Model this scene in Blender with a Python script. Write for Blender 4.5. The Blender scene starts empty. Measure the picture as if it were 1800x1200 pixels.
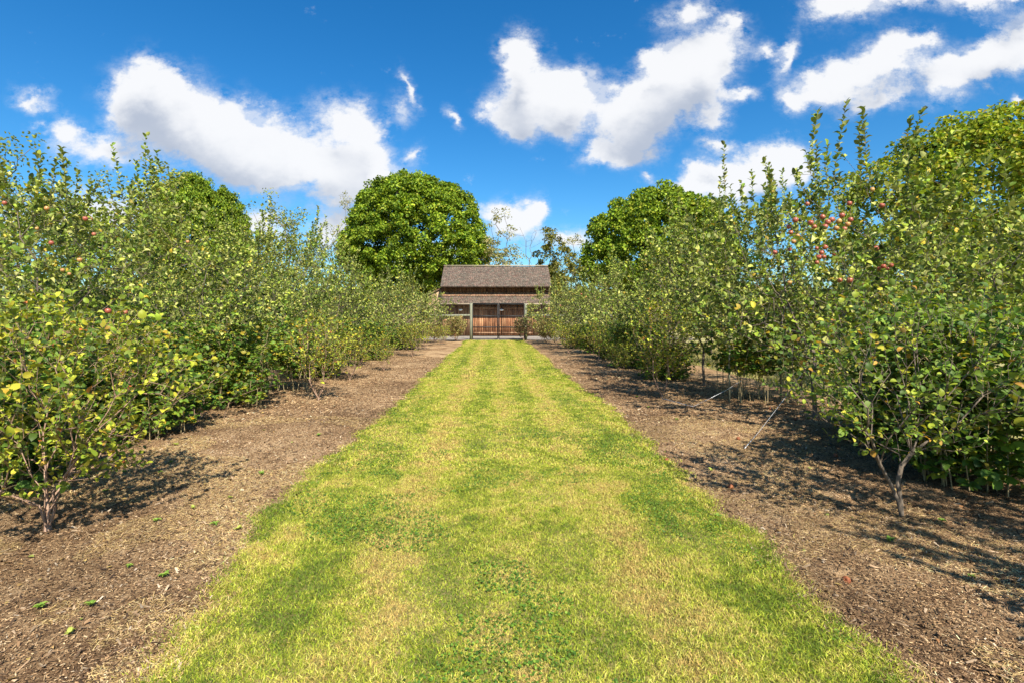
import bpy, math
import numpy as np
from mathutils import Vector, Matrix
R = math.radians
sc = bpy.context.scene
col = sc.collection

# ------------------------------------------------------------------ camera
HC = 1.6
cam = bpy.data.objects.new("camera", bpy.data.cameras.new("camera"))
col.objects.link(cam)
cam.location = (0, 0, HC); cam.rotation_euler = (R(90), 0, 0)
cam.data.lens = 18.0; cam.data.sensor_width = 36.0
cam.data.shift_x = 31/1800; cam.data.shift_y = -45/1800
cam.data.clip_start = 0.05; cam.data.clip_end = 2000
sc.camera = cam
sc.render.resolution_x = 1024; sc.render.resolution_y = 682

# ------------------------------------------------------------------ light
SUN_EL, SUN_AZ = 46.0, 20.0        # azimuth: degrees to the right of straight behind the camera
sd = Vector((math.sin(R(SUN_AZ))*math.cos(R(SUN_EL)), -math.cos(R(SUN_AZ))*math.cos(R(SUN_EL)), math.sin(R(SUN_EL))))
sl = bpy.data.lights.new("sun", 'SUN'); sl.energy = 5.0; sl.angle = R(0.5); sl.color = (1.0, 0.93, 0.80)
so = bpy.data.objects.new("sun", sl); col.objects.link(so); so.rotation_euler = sd.to_track_quat('Z', 'Y').to_euler()
so.location = (8, -20, 30)
vs = sc.view_settings
vs.view_transform = 'Standard'; vs.look = 'None'; vs.gamma = 1; vs.exposure = 0.92; vs.use_curve_mapping = False
sc.cycles.max_bounces = 8; sc.cycles.diffuse_bounces = 4; sc.cycles.transmission_bounces = 5; sc.cycles.transparent_max_bounces = 6

W = bpy.data.worlds.new("World"); sc.world = W; W.use_nodes = True
nt = W.node_tree; N = nt.nodes; L = nt.links; N.clear()
def nd(t, nodes=None, **kw):
    n = (N if nodes is None else nodes).new(t)
    for k, v in kw.items(): setattr(n, k, v)
    return n
sky = nd('ShaderNodeTexSky', sky_type='NISHITA', sun_disc=False)
sky.sun_elevation = R(SUN_EL); sky.sun_rotation = math.atan2(sd.x, sd.y)
sky.altitude = 50; sky.air_density = 1.0; sky.dust_density = 0.7; sky.ozone_density = 4.0
hs = nd('ShaderNodeHueSaturation'); hs.inputs['Saturation'].default_value = 1.34; hs.inputs['Value'].default_value = 1.0
tint = nd('ShaderNodeMix', data_type='RGBA', blend_type='MULTIPLY'); tint.inputs[0].default_value = 1
tint.inputs[7].default_value = (0.78, 1.0, 1.02, 1)
bg1 = nd('ShaderNodeBackground'); bg1.inputs[1].default_value = 0.09
L.new(sky.outputs[0], hs.inputs['Color']); L.new(hs.outputs[0], tint.inputs[6]); L.new(tint.outputs[2], bg1.inputs[0])
# cumulus field: soft ellipses placed by direction (px in a 1800 wide picture of the sky seen to the north), broken up by noise
CL = [ # x, y, rx, ry, rot, weight
 (255,150,75,62,0,1),(310,190,135,75,-15,1),(410,250,170,80,-12,1),(530,290,180,70,-8,1),(640,300,90,58,0,1),(600,215,70,55,-30,.62),(650,235,48,60,30,.4),
 (200,262,120,42,0,.65),(105,232,40,40,30,.42),(55,172,40,22,-25,.6),(230,205,60,34,0,.45),(700,190,30,40,0,.25),
 (915,110,46,62,0,1),(925,180,84,62,0,1),(1005,160,72,52,-5,1),(905,230,50,34,-20,.9),(1000,215,50,38,0,.7),(855,190,26,30,0,.35),
 (1235,110,92,70,25,1),(1175,165,115,82,30,1),(1110,205,80,82,0,1),(1075,262,66,28,15,.9),(1150,100,40,28,30,.4),(1255,205,34,50,-10,.45),
 (1555,105,98,58,22,1),(1470,145,84,48,12,1),(1530,180,80,24,20,.7),(1630,78,50,22,20,.5),
 (1775,80,105,60,22,1),(1690,125,110,44,15,1),(1480,8,84,46,10,.9),(1570,-20,80,36,0,.9),(1700,-8,90,34,-5,.9),(1800,-20,80,36,0,.9),
 (1385,100,20,62,-18,.6),(1345,95,36,20,20,.5),(1308,165,46,20,10,.6),(1395,182,34,34,0,.55),(1265,255,36,17,0,.6),(1215,20,78,36,20,.6),(1285,55,24,30,30,.4),
 (1310,312,105,58,5,1),(1375,292,60,50,0,1),(1225,322,80,30,10,.8),(1130,305,26,16,0,.4),(1795,170,24,14,0,.7),
 (893,385,66,46,-5,1),(942,368,30,38,0,.8),(1000,420,70,30,0,.8),(590,395,60,62,0,.9),(465,395,60,50,0,.6),(718,150,16,50,25,.4),(796,212,16,30,25,.36),(735,268,18,24,0,.36),
 (150,380,260,60,0,.6),(760,440,120,30,0,.5)]
def cloudfield():
    g = bpy.data.node_groups.new("cloud_field", 'ShaderNodeTree')
    g.interface.new_socket('P', in_out='INPUT', socket_type='NodeSocketVector')
    g.interface.new_socket('F', in_out='OUTPUT', socket_type='NodeSocketFloat')
    gi = g.nodes.new('NodeGroupInput'); go = g.nodes.new('NodeGroupOutput'); acc = None
    for (x, y, rx, ry, ro, w) in CL:
        if w < .6: w += .12
        m = g.nodes.new('ShaderNodeMapping'); m.vector_type = 'TEXTURE'
        m.inputs['Location'].default_value = ((x-869)/900, (555-y)/900, 0)
        m.inputs['Rotation'].default_value = (0, 0, R(ro))
        m.inputs['Scale'].default_value = (rx*1.35/900, ry*1.35/900, 1)
        t = g.nodes.new('ShaderNodeTexGradient'); t.gradient_type = 'QUADRATIC_SPHERE'
        g.links.new(gi.outputs[0], m.inputs['Vector']); g.links.new(m.outputs[0], t.inputs[0])
        a = g.nodes.new('ShaderNodeMath'); a.operation = 'MULTIPLY_ADD'; a.inputs[1].default_value = w
        g.links.new(t.outputs['Fac'], a.inputs[0])
        if acc: g.links.new(acc, a.inputs[2])
        else: a.inputs[2].default_value = 0
        acc = a.outputs[0]
    g.links.new(acc, go.inputs[0]); return g
cf = cloudfield()
tc = nd('ShaderNodeTexCoord'); sx = nd('ShaderNodeSeparateXYZ'); L.new(tc.outputs['Generated'], sx.inputs[0])
def math_(op, a, b=None, clamp=False):
    m = nd('ShaderNodeMath', operation=op, use_clamp=clamp)
    for i, v in enumerate((a, b)):
        if v is None: continue
        if isinstance(v, (int, float)): m.inputs[i].default_value = v
        else: L.new(v, m.inputs[i])
    return m.outputs[0]
ay = math_('MAXIMUM', math_('ABSOLUTE', sx.outputs[1]), 0.02)
cu = nd('ShaderNodeCombineXYZ'); L.new(math_('DIVIDE', sx.outputs[0], ay), cu.inputs[0]); L.new(math_('DIVIDE', sx.outputs[2], ay), cu.inputs[1])
def noise(scale, det, rough, off=(0,0,0)):
    mp = nd('ShaderNodeMapping'); mp.inputs['Location'].default_value = off; mp.inputs['Scale'].default_value = (1, 1.35, 1); L.new(cu.outputs[0], mp.inputs[0])
    n = nd('ShaderNodeTexNoise'); n.inputs['Scale'].default_value = scale; n.inputs['Detail'].default_value = det; n.inputs['Roughness'].default_value = rough
    L.new(mp.outputs[0], n.inputs['Vector']); return n
n1 = noise(9, 7, 0.6); n2 = noise(13, 10, 0.68, (3, 1, 0)); n3 = noise(5, 5, 0.55, (7, 2, 0))
def vm(op, a, b):
    m = nd('ShaderNodeVectorMath', operation=op)
    for i, v in enumerate((a, b)):
        if isinstance(v, tuple): m.inputs[i].default_value = v
        else: L.new(v, m.inputs[i])
    return m.outputs[0]
wp = vm('ADD', cu.outputs[0], vm('MULTIPLY', vm('SUBTRACT', n1.outputs['Color'], (.5, .5, .5)), (.12, .11, 0)))
def field(p):
    g = nd('ShaderNodeGroup'); g.node_tree = cf; L.new(p, g.inputs[0]); return g.outputs[0]
f1 = field(wp)
f2 = field(vm('ADD', wp, (0.01, 0.07, 0)))
fm = math_('ADD', math_('MINIMUM', f1, 0.62), math_('MULTIPLY', math_('SUBTRACT', n2.outputs[0], .51), .95))
mr = nd('ShaderNodeMapRange', interpolation_type='SMOOTHSTEP'); mr.inputs['From Min'].default_value = 0.10; mr.inputs['From Max'].default_value = 0.45; mr.inputs['To Max'].default_value = 0.96
L.new(fm, mr.inputs[0])
n4 = noise(22, 9, 0.7, (11, 5, 0))
fw = math_('MULTIPLY', math_('SUBTRACT', math_('ADD', n4.outputs[0], math_('MULTIPLY', f1, .35)), .43), math_('MULTIPLY', f1, 14.0), True)
alpha = math_('MAXIMUM', mr.outputs[0], math_('MULTIPLY', math_('MINIMUM', fw, 1.0), .6))
sh = nd('ShaderNodeMapRange', interpolation_type='SMOOTHSTEP'); sh.inputs['From Min'].default_value = 0.15; sh.inputs['From Max'].default_value = 1.2
L.new(math_('ADD', f2, math_('MULTIPLY', math_('SUBTRACT', n3.outputs[0], .5), .95)), sh.inputs[0])
cc = nd('ShaderNodeMix', data_type='RGBA'); L.new(sh.outputs[0], cc.inputs[0])
cc.inputs[6].default_value = (0.90, 0.905, 0.92, 1); cc.inputs[7].default_value = (0.47, 0.52, 0.62, 1)
bg2 = nd('ShaderNodeBackground'); bg2.inputs[1].default_value = 0.575; L.new(cc.outputs[2], bg2.inputs[0])
ab = math_('MULTIPLY', alpha, math_('GREATER_THAN', sx.outputs[2], 0.0))
ms = nd('ShaderNodeMixShader'); L.new(ab, ms.inputs[0]); L.new(bg1.outputs[0], ms.inputs[1]); L.new(bg2.outputs[0], ms.inputs[2])
wo = nd('ShaderNodeOutputWorld'); L.new(ms.outputs[0], wo.inputs[0])

# ------------------------------------------------------------------ helpers
def tag(o, label=None, cat=None, group=None, kind=None):
    if label: o['label'] = label
    if cat: o['category'] = cat
    if group: o['group'] = group
    if kind: o['kind'] = kind
    return o
def empty(name, loc, label, cat, group=None, rz=0):
    o = bpy.data.objects.new(name, None); col.objects.link(o); o.location = loc; o.rotation_euler = (0, 0, rz); o.empty_display_size = .2
    return tag(o, label, cat, group)
def mesh(name, V, loops, sizes, mat, C=None, smooth=False):
    me = bpy.data.meshes.new(name)
    V = np.asarray(V, np.float32); loops = np.asarray(loops, np.int32).ravel(); sizes = np.asarray(sizes, np.int32)
    me.vertices.add(len(V)); me.vertices.foreach_set('co', V.ravel())
    me.loops.add(len(loops)); me.loops.foreach_set('vertex_index', loops)
    me.polygons.add(len(sizes)); st = np.zeros(len(sizes), np.int32); st[1:] = np.cumsum(sizes)[:-1]
    me.polygons.foreach_set('loop_start', st); me.polygons.foreach_set('loop_total', sizes)
    if smooth: me.polygons.foreach_set('use_smooth', np.ones(len(sizes), bool))
    if C is not None:
        a = me.color_attributes.new('Col', 'FLOAT_COLOR', 'POINT')
        c4 = np.ones((len(V), 4), np.float32); c4[:, :3] = C; a.data.foreach_set('color', c4.ravel())
    me.update(calc_edges=True); me.validate()
    me.materials.append(mat); return me
def link(name, me, parent=None, loc=None):
    o = bpy.data.objects.new(name, me); col.objects.link(o)
    if parent: o.parent = parent
    if loc: o.location = loc
    return o
class MB:
    """collects boxes, tubes and quads into one mesh"""
    def __init__(s): s.V = []; s.F = []; s.S = []; s.C = []; s.n = 0
    def add(s, V, faces, c=(1, 1, 1)):
        V = np.asarray(V, float); s.V.append(V)
        for f in faces: s.F.extend([i+s.n for i in f]); s.S.append(len(f))
        s.C.append(np.tile(np.asarray(c, float), (len(V), 1)) if np.ndim(c) == 1 else c); s.n += len(V)
    def box(s, c, d, M=None, col=(1, 1, 1)):
        h = np.array(d)/2
        P = np.array([[x, y, z] for x in (-1, 1) for y in (-1, 1) for z in (-1, 1)])*h
        if M is not None: P = P @ np.array(M).T
        s.add(P+np.array(c), [(0, 1, 3, 2), (4, 6, 7, 5), (0, 4, 5, 1), (2, 3, 7, 6), (0, 2, 6, 4), (1, 5, 7, 3)], col)
    def tube(s, pts, rad, k=6, col=(1, 1, 1), cap=True):
        pts = np.asarray(pts, float); n = len(pts); rad = np.broadcast_to(np.asarray(rad, float), (n,))
        T = np.gradient(pts, axis=0); T /= np.linalg.norm(T, axis=1)[:, None]+1e-9
        ref = np.array([0.0, 0, 1]) if abs(T[0, 2]) < .8 else np.array([0.0, 1, 0])
        a = np.arange(k)*2*math.pi/k; V = np.zeros((n, k, 3)); X = np.cross(T[0], ref)
        for i in range(n):
            X = X-T[i]*(X@T[i]); X /= np.linalg.norm(X)+1e-9; Y = np.cross(T[i], X)
            V[i] = pts[i]+rad[i]*(np.cos(a)[:, None]*X+np.sin(a)[:, None]*Y)
        F = [(i*k+j, i*k+(j+1) % k, (i+1)*k+(j+1) % k, (i+1)*k+j) for i in range(n-1) for j in range(k)]
        if cap: F += [tuple(range(k-1, -1, -1)), tuple((n-1)*k+j for j in range(k))]
        s.add(V.reshape(-1, 3), F, col)
    def mesh(s, name, mat, smooth=False): return mesh(name, np.concatenate(s.V), s.F, s.S, mat, np.concatenate(s.C), smooth)
    def build(s, name, mat, parent=None, smooth=False): return link(name, s.mesh(name, mat, smooth), parent)

# ------------------------------------------------------------------ materials
def newmat(name):
    m = bpy.data.materials.new(name); m.use_nodes = True; m.node_tree.nodes.clear(); return m, m.node_tree.nodes, m.node_tree.links
def leafmat(name, rough=0.5, trans=0.35, back=(0.22, 0.25, 0.14), bf=0.5, spec=0.4, tc_=(1.25, 1.3, .55)):
    m, n, l = newmat(name)
    at = nd('ShaderNodeAttribute', n, attribute_name='Col')
    ge = nd('ShaderNodeNewGeometry', n); k = nd('ShaderNodeMath', n, operation='MULTIPLY'); k.inputs[1].default_value = bf
    l.new(ge.outputs['Backfacing'], k.inputs[0])
    mx = nd('ShaderNodeMix', n, data_type='RGBA'); mx.inputs[7].default_value = (*back, 1)
    l.new(k.outputs[0], mx.inputs[0]); l.new(at.outputs[0], mx.inputs[6])
    p = nd('ShaderNodeBsdfPrincipled', n); p.inputs['Roughness'].default_value = rough; p.inputs['Specular IOR Level'].default_value = spec
    l.new(mx.outputs[2], p.inputs['Base Color'])
    t = nd('ShaderNodeBsdfTranslucent', n); tm = nd('ShaderNodeMix', n, data_type='RGBA', blend_type='MULTIPLY'); tm.inputs[0].default_value = 1
    tm.inputs[7].default_value = (*tc_, 1); l.new(at.outputs[0], tm.inputs[6]); l.new(tm.outputs[2], t.inputs[0])
    ad = nd('ShaderNodeMixShader', n); ad.inputs[0].default_value = trans; l.new(p.outputs[0], ad.inputs[1]); l.new(t.outputs[0], ad.inputs[2])
    o = nd('ShaderNodeOutputMaterial', n); l.new(ad.outputs[0], o.inputs[0]); return m
def surfmat(name, c1, c2, scale=20, stretch=(1, 1, 1), rough=0.85, bump=0.3, bscale=60, usecol=False, spec=0.3, c3=None, metal=0):
    m, n, l = newmat(name)
    tcn = nd('ShaderNodeTexCoord', n); mp = nd('ShaderNodeMapping', n); mp.inputs['Scale'].default_value = stretch; l.new(tcn.outputs['Object'], mp.inputs[0])
    no = nd('ShaderNodeTexNoise', n); no.inputs['Scale'].default_value = scale; no.inputs['Detail'].default_value = 8; no.inputs['Roughness'].default_value = .65; l.new(mp.outputs[0], no.inputs['Vector'])
    cr = nd('ShaderNodeValToRGB', n); e = cr.color_ramp.elements; e[0].position = .3; e[0].color = (*c1, 1); e[1].position = .7; e[1].color = (*c2, 1)
    if c3: x = e.new(.5); x.color = (*c3, 1)
    l.new(no.outputs[0], cr.inputs[0]); out = cr.outputs[0]
    if usecol:
        at = nd('ShaderNodeAttribute', n, attribute_name='Col'); mx = nd('ShaderNodeMix', n, data_type='RGBA', blend_type='MULTIPLY'); mx.inputs[0].default_value = 1
        l.new(out, mx.inputs[6]); l.new(at.outputs[0], mx.inputs[7]); out = mx.outputs[2]
    p = nd('ShaderNodeBsdfPrincipled', n); p.inputs['Roughness'].default_value = rough; p.inputs['Specular IOR Level'].default_value = spec; p.inputs['Metallic'].default_value = metal
    l.new(out, p.inputs['Base Color'])
    nb = nd('ShaderNodeTexNoise', n); nb.inputs['Scale'].default_value = bscale; nb.inputs['Detail'].default_value = 6; l.new(mp.outputs[0], nb.inputs['Vector'])
    b = nd('ShaderNodeBump', n); b.inputs['Strength'].default_value = bump; b.inputs['Distance'].default_value = .02; l.new(nb.outputs[0], b.inputs['Height']); l.new(b.outputs[0], p.inputs['Normal'])
    o = nd('ShaderNodeOutputMaterial', n); l.new(p.outputs[0], o.inputs[0]); return m
M_apple_leaf = leafmat('apple_leaf', .55, .2, (.34, .35, .14), .4, .22)
M_leaf = leafmat('shrub_leaf', .52, .27, (.24, .27, .10), .3, .25, (1.3, 1.3, .5))
M_maple = leafmat('maple_leaf', .55, .3, (.16, .2, .05), .2, .18, (1.3, 1.4, .5))
M_grass = leafmat('grass_blade', .6, .25, (.3, .3, .1), .1, .15, (1.1, 1.15, .6))
M_bark = surfmat('bark', (.08, .062, .045), (.24, .19, .145), 30, (1, 1, .25), .9, .7, 60)
M_bark_red = surfmat('bark_red', (.20, .12, .08), (.50, .34, .24), 28, (1, 1, .25), .85, .8, 60, c3=(.36, .23, .16))
M_twig = surfmat('twig', (.16, .11, .07), (.36, .28, .19), 30, (1, 1, .4), .8, .2, 60)
M_cane = surfmat('cane', (.25, .2, .1), (.42, .33, .18), 20, (1, 1, .4), .7, .2, 60)
M_apple = surfmat('apple_skin', (.22, .045, .03), (.40, .20, .08), 14, rough=.35, bump=.02, spec=.5, c3=(.36, .09, .055))
M_apple_y = surfmat('apple_skin_pale', (.42, .14, .05), (.50, .34, .10), 12, rough=.35, bump=.02, spec=.5)

# ------------------------------------------------------------------ ground
def vnoise(x, y, s, seed=0):
    """smooth value noise, for heights and ragged edges"""
    x = np.asarray(x, float)*s; y = np.asarray(y, float)*s
    xi = np.floor(x).astype(np.int64); yi = np.floor(y).astype(np.int64); fx = x-xi; fy = y-yi
    fx = fx*fx*(3-2*fx); fy = fy*fy*(3-2*fy)
    def h(a, b):
        v = np.sin(a*127.1+b*311.7+seed*74.7)*43758.5453; return v-np.floor(v)
    return (h(xi, yi)*(1-fx)+h(xi+1, yi)*fx)*(1-fy)+(h(xi, yi+1)*(1-fx)+h(xi+1, yi+1)*fx)*fy
def fbm(x, y, s, seed=0, o=3): return sum(vnoise(x, y, s*2**i, seed+i)/2**i for i in range(o))/sum(1/2**i for i in range(o))
def edge(y, side):
    """x of the lawn's ragged edge"""
    y = np.asarray(y, float)
    return side*(1.82-(.10 if side < 0 else 0) - (.23 if side < 0 else .13)*np.clip((3.9-y)/1.7, 0, 1) + (vnoise(y, 0*y, .35, 3+side)-.5)*.22 + (vnoise(y, 0*y, 1.7, 5+side)-.5)*.13 + (vnoise(y, 0*y, 5, 8+side)-.5)*.12)
def gz(x, y):
    x = np.asarray(x, float); y = np.asarray(y, float)
    near = np.clip((26-np.abs(y))/6, 0, 1)*np.clip((9-np.abs(x))/2, 0, 1)
    bed = np.clip((np.abs(x)-1.95)/.5, 0, 1)
    # a spaded groove just outside the lawn on the right, and clods on the beds
    gr = -.035*np.exp(-((x-2.12-(vnoise(y, 0*y, 1.2, 9)-.5)*.14)/.055)**2)*(vnoise(y, y*0, 1.1, 11) > .25)*np.clip((5-y), 0, 1)
    return near*((fbm(x, y, .7, 1)-.5)*.07*bed + (fbm(x, y, 7, 2)-.5)*.028*np.clip(bed, .15, 1) + .03*bed + gr)
def grid(name, xs, ys, mat, zoff=0, kind='structure'):
    X, Y = np.meshgrid(xs, ys); Z = gz(X, Y)+zoff; nx, ny = len(xs), len(ys)
    i = np.arange(nx*ny).reshape(ny, nx); F = np.stack([i[:-1, :-1], i[:-1, 1:], i[1:, 1:], i[1:, :-1]], -1).reshape(-1, 4)
    return link(name, mesh(name, np.stack([X, Y, Z], -1).reshape(-1, 3), F, np.full(len(F), 4), mat, smooth=True))
def groundmat(name, cols, scale=2.5, fine=45, bump=.5, stretch=(1, 1, 1), bs=90):
    m, n, l = newmat(name)
    tcn = nd('ShaderNodeTexCoord', n); mp = nd('ShaderNodeMapping', n); mp.inputs['Scale'].default_value = stretch; l.new(tcn.outputs['Object'], mp.inputs[0])
    def no(s, d, r, v):
        x = nd('ShaderNodeTexNoise', n); x.inputs['Scale'].default_value = s; x.inputs['Detail'].default_value = d; x.inputs['Roughness'].default_value = r; l.new(v, x.inputs['Vector']); return x.outputs[0]
    a = no(scale, 5, .6, mp.outputs[0]); b = no(fine, 8, .75, mp.outputs[0]); c = no(.6, 3, .5, tcn.outputs['Object'])
    ad = nd('ShaderNodeMath', n, operation='MULTIPLY_ADD'); l.new(b, ad.inputs[0]); ad.inputs[1].default_value = 1.1
    sub = nd('ShaderNodeMath', n, operation='ADD'); l.new(a, sub.inputs[0]); l.new(c, sub.inputs[1])
    hf = nd('ShaderNodeMath', n, operation='MULTIPLY_ADD'); l.new(sub.outputs[0], hf.inputs[0]); hf.inputs[1].default_value = .55; hf.inputs[2].default_value = -.55
    l.new(hf.outputs[0], ad.inputs[2])
    cr = nd('ShaderNodeValToRGB', n); e = cr.color_ramp.elements
    e[0].position = .30; e[0].color = (*cols[0], 1); e[1].position = .74; e[1].color = (*cols[-1], 1)
    for k, cl in enumerate(cols[1:-1]): x = e.new(.30+.44*(k+1)/(len(cols)-1)); x.color = (*cl, 1)
    l.new(ad.outputs[0], cr.inputs[0])
    p = nd('ShaderNodeBsdfPrincipled', n); p.inputs['Roughness'].default_value = .95; p.inputs['Specular IOR Level'].default_value = .1; l.new(cr.outputs[0], p.inputs['Base Color'])
    nb = no(bs, 8, .7, mp.outputs[0]); bb = nd('ShaderNodeBump', n); bb.inputs['Strength'].default_value = bump; bb.inputs['Distance'].default_value = .03
    l.new(nb, bb.inputs['Height']); l.new(bb.outputs[0], p.inputs['Normal'])
    o = nd('ShaderNodeOutputMaterial', n); l.new(p.outputs[0], o.inputs[0]); return m
M_field = groundmat('field', [(.14, .15, .035), (.26, .24, .08), (.36, .32, .14), (.44, .38, .2)], 1.2, 30, .3)
M_mulch = groundmat('mulch', [(.055, .032, .017), (.19, .112, .058), (.38, .245, .13), (.54, .38, .22)], 3, 40, 1.0, bs=60)
M_lawn = groundmat('lawn', [(.07, .075, .02), (.14, .13, .035), (.24, .20, .07), (.36, .29, .12)], 1.6, 60, .6, (1.6, .6, 1))
M_gravel = groundmat('gravel', [(.20, .17, .14), (.28, .24, .20), (.34, .30, .25)], 2, 40, .3)
Vg = [(-600, -300, -.03), (600, -300, -.03), (600, 1200, -.03), (-600, 1200, -.03)]
o = link('ground', mesh('ground', Vg, [0, 1, 2, 3], [4], M_field)); tag(o, 'dry mown grass field around the orchard', kind='structure')
for s, nm in ((-1, 'left'), (1, 'right')):
    xs = np.concatenate([np.arange(1.3, 4.2, .045), np.arange(4.2, 6.45, .1)])*s
    if s < 0: xs = xs[::-1]
    ys = np.concatenate([np.arange(-3, 1, .3), np.arange(1, 7, .045), np.arange(7, 14, .1), np.arange(14, 33.9, .3)])
    o = grid('mulch_bed', xs, ys, M_mulch); tag(o, f'brown wood chip mulch bed along the {nm} side of the lawn', kind='structure')
ys = np.concatenate([np.arange(-3, 1, .3), np.arange(1, 9, .05), np.arange(9, 33.7, .12)])
tt = np.linspace(0, 1, 40); EL = edge(ys, -1); ER = edge(ys, 1)
X = EL[:, None]*(1-tt)+ER[:, None]*tt; Y = np.repeat(ys[:, None], 40, 1); Z = gz(X, Y)+.006
i = np.arange(X.size).reshape(X.shape); F = np.stack([i[:-1, :-1], i[:-1, 1:], i[1:, 1:], i[1:, :-1]], -1).reshape(-1, 4)
o = link('lawn_path', mesh('lawn_path', np.stack([X, Y, Z], -1).reshape(-1, 3), F, np.full(len(F), 4), M_lawn, smooth=True)); tag(o, 'straight mown grass path running to the barn gate', kind='structure')
# gravel drive before the barn
o = link('drive', mesh('drive', [(-14, 34.2, .004), (14, 34.2, .004), (14, 40.1, .004), (-14, 40.1, .004)], [0, 1, 2, 3], [4], M_gravel)); tag(o, 'pale gravel strip in front of the barn doors', kind='structure')

# ------------------------------------------------------------------ leaf templates and scatter
def T_(verts, faces): return np.array(verts, float), faces
# y along the leaf, x across, z normal
LEAF_S = T_([(0, 0, 0), (0, 1, -.1), (-.26, .3, .09), (-.24, .68, .05), (.26, .3, .09), (.24, .68, .05)], [(0, 1, 3, 2), (0, 4, 5, 1)])
LEAF_D = T_([(0, 0, 0), (0, .35, .04), (0, .7, .0), (0, 1, -.14), (-.19, .12, .05), (-.29, .4, .13), (-.2, .75, .08), (.19, .12, .05), (.29, .4, .13), (.2, .75, .08)],
            [(0, 1, 5, 4), (1, 2, 6, 5), (2, 3, 6), (0, 7, 8, 1), (1, 8, 9, 2), (2, 9, 3)])
LEAF_OV = T_([(0, 0, 0), (0, .35, .03), (0, .72, .0), (0, 1, -.1), (-.24, .14, .04), (-.36, .45, .08), (-.25, .8, .03), (.24, .14, .04), (.36, .45, .08), (.25, .8, .03)],
            [(0, 1, 5, 4), (1, 2, 6, 5), (2, 3, 6), (0, 7, 8, 1), (1, 8, 9, 2), (2, 9, 3)])
LEAF_M = T_([(0, 0, 0), (0, 1, -.15), (-.5, .3, .1), (-.42, .8, -.02), (.5, .3, .1), (.42, .8, -.02)], [(0, 1, 3, 2), (0, 4, 5, 1)])
_rl = np.random.RandomState(99)
def nrm(v): return v/(np.linalg.norm(v, axis=-1, keepdims=True)+1e-9)
def leaves(P, D, U, S, C, tpl, wid=1.0):
    """P position, D leaf direction, U wanted normal, S size, C colour -> mesh arrays"""
    T, faces = tpl; D = nrm(D); U = U-D*np.sum(U*D, 1, keepdims=True); U = nrm(U); X = np.cross(D, U)
    n = len(P); k = len(T); kz = (.3+2.4*_rl.rand(n))[:, None, None]; kx = (.8+.35*_rl.rand(n))[:, None, None]
    V = P[:, None]+S[:, None, None]*(T[None, :, :1]*wid*kx*X[:, None]+T[None, :, 1:2]*D[:, None]+T[None, :, 2:]*kz*U[:, None])
    fl = np.concatenate([np.array(f) for f in faces]); sz = [len(f) for f in faces]
    loops = (fl[None]+np.arange(n)[:, None]*k).ravel(); sizes = np.tile(sz, n)
    return V.reshape(-1, 3), loops, sizes, np.repeat(C, k, 0)
def palette(rng, n, cols, w=None, var=.18):
    cols = np.array(cols); i = rng.choice(len(cols), n, p=None if w is None else np.array(w)/sum(w))
    return np.clip(cols[i]*(1+var*rng.randn(n, 1)), .008, .9)

# ------------------------------------------------------------------ branching
class Tree:
    def __init__(s, rng): s.P = []; s.par = []; s.L = []; s.rng = rng
    def node(s, p, par):
        s.P.append(np.asarray(p, float)); s.par.append(par)
        s.L.append(0 if par < 0 else s.L[par]+np.linalg.norm(s.P[-1]-s.P[par])); return len(s.P)-1
    def chain(s, pts, par=-1):
        for p in pts: par = s.node(p, par)
        return par
    def reach(s, targets, bf=.35, seg=.2, jit=.03, sag=.06, minz=None):
        root = s.P[0]; targets = targets[np.argsort(np.linalg.norm(targets-root, axis=1))]; tips = []
        for t in targets:
            A = np.array(s.P); Lp = np.array(s.L); d = np.linalg.norm(A-t, axis=1); cost = d+bf*Lp
            if minz is not None: cost = cost+np.where(A[:, 2] < minz, 5, 0)
            q = int(np.argmin(cost)); a = A[q]; n = max(1, int(d[q]/seg)); par = q
            for k in range(1, n+1):
                f = k/n; p = a*(1-f)+t*f
                if k < n: p = p+s.rng.randn(3)*jit; 
                p[2] -= sag*d[q]*math.sin(math.pi*f)
                par = s.node(p, par)
            tips.append(par)
        return tips
    def radii(s, r0, rmax, p=2.3):
        n = len(s.P); c = np.zeros(n); ch = np.zeros(n, int)
        for i in range(n-1, -1, -1):
            if ch[i] == 0: c[i] = 1
            if s.par[i] >= 0: c[s.par[i]] += c[i]; ch[s.par[i]] += 1
        s.R = np.minimum(r0*c**(1/p), rmax); return s.R
    def wood(s, mb, rmin_sides=.012):
        n = len(s.P); kids = [[] for _ in range(n)]
        for i, p in enumerate(s.par):
            if p >= 0: kids[p].append(i)
        starts = [(i, -1) for i in range(n) if s.par[i] < 0]
        while starts:
            i, fr = starts.pop(); path = [i] if fr < 0 else [fr, i]; cur = i
            while kids[cur]:
                ks = sorted(kids[cur], key=lambda q: -s.R[q]); cur2 = ks[0]
                for o_ in ks[1:]: starts.append((o_, cur))
                path.append(cur2); cur = cur2
            rr = s.R[path].copy()
            if fr >= 0: rr[0] = rr[1]
            if len(path) > 1: mb.tube(np.array(s.P)[path], rr, 7 if rr.max() > .03 else (5 if rr.max() > .012 else 3), cap=False)
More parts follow.
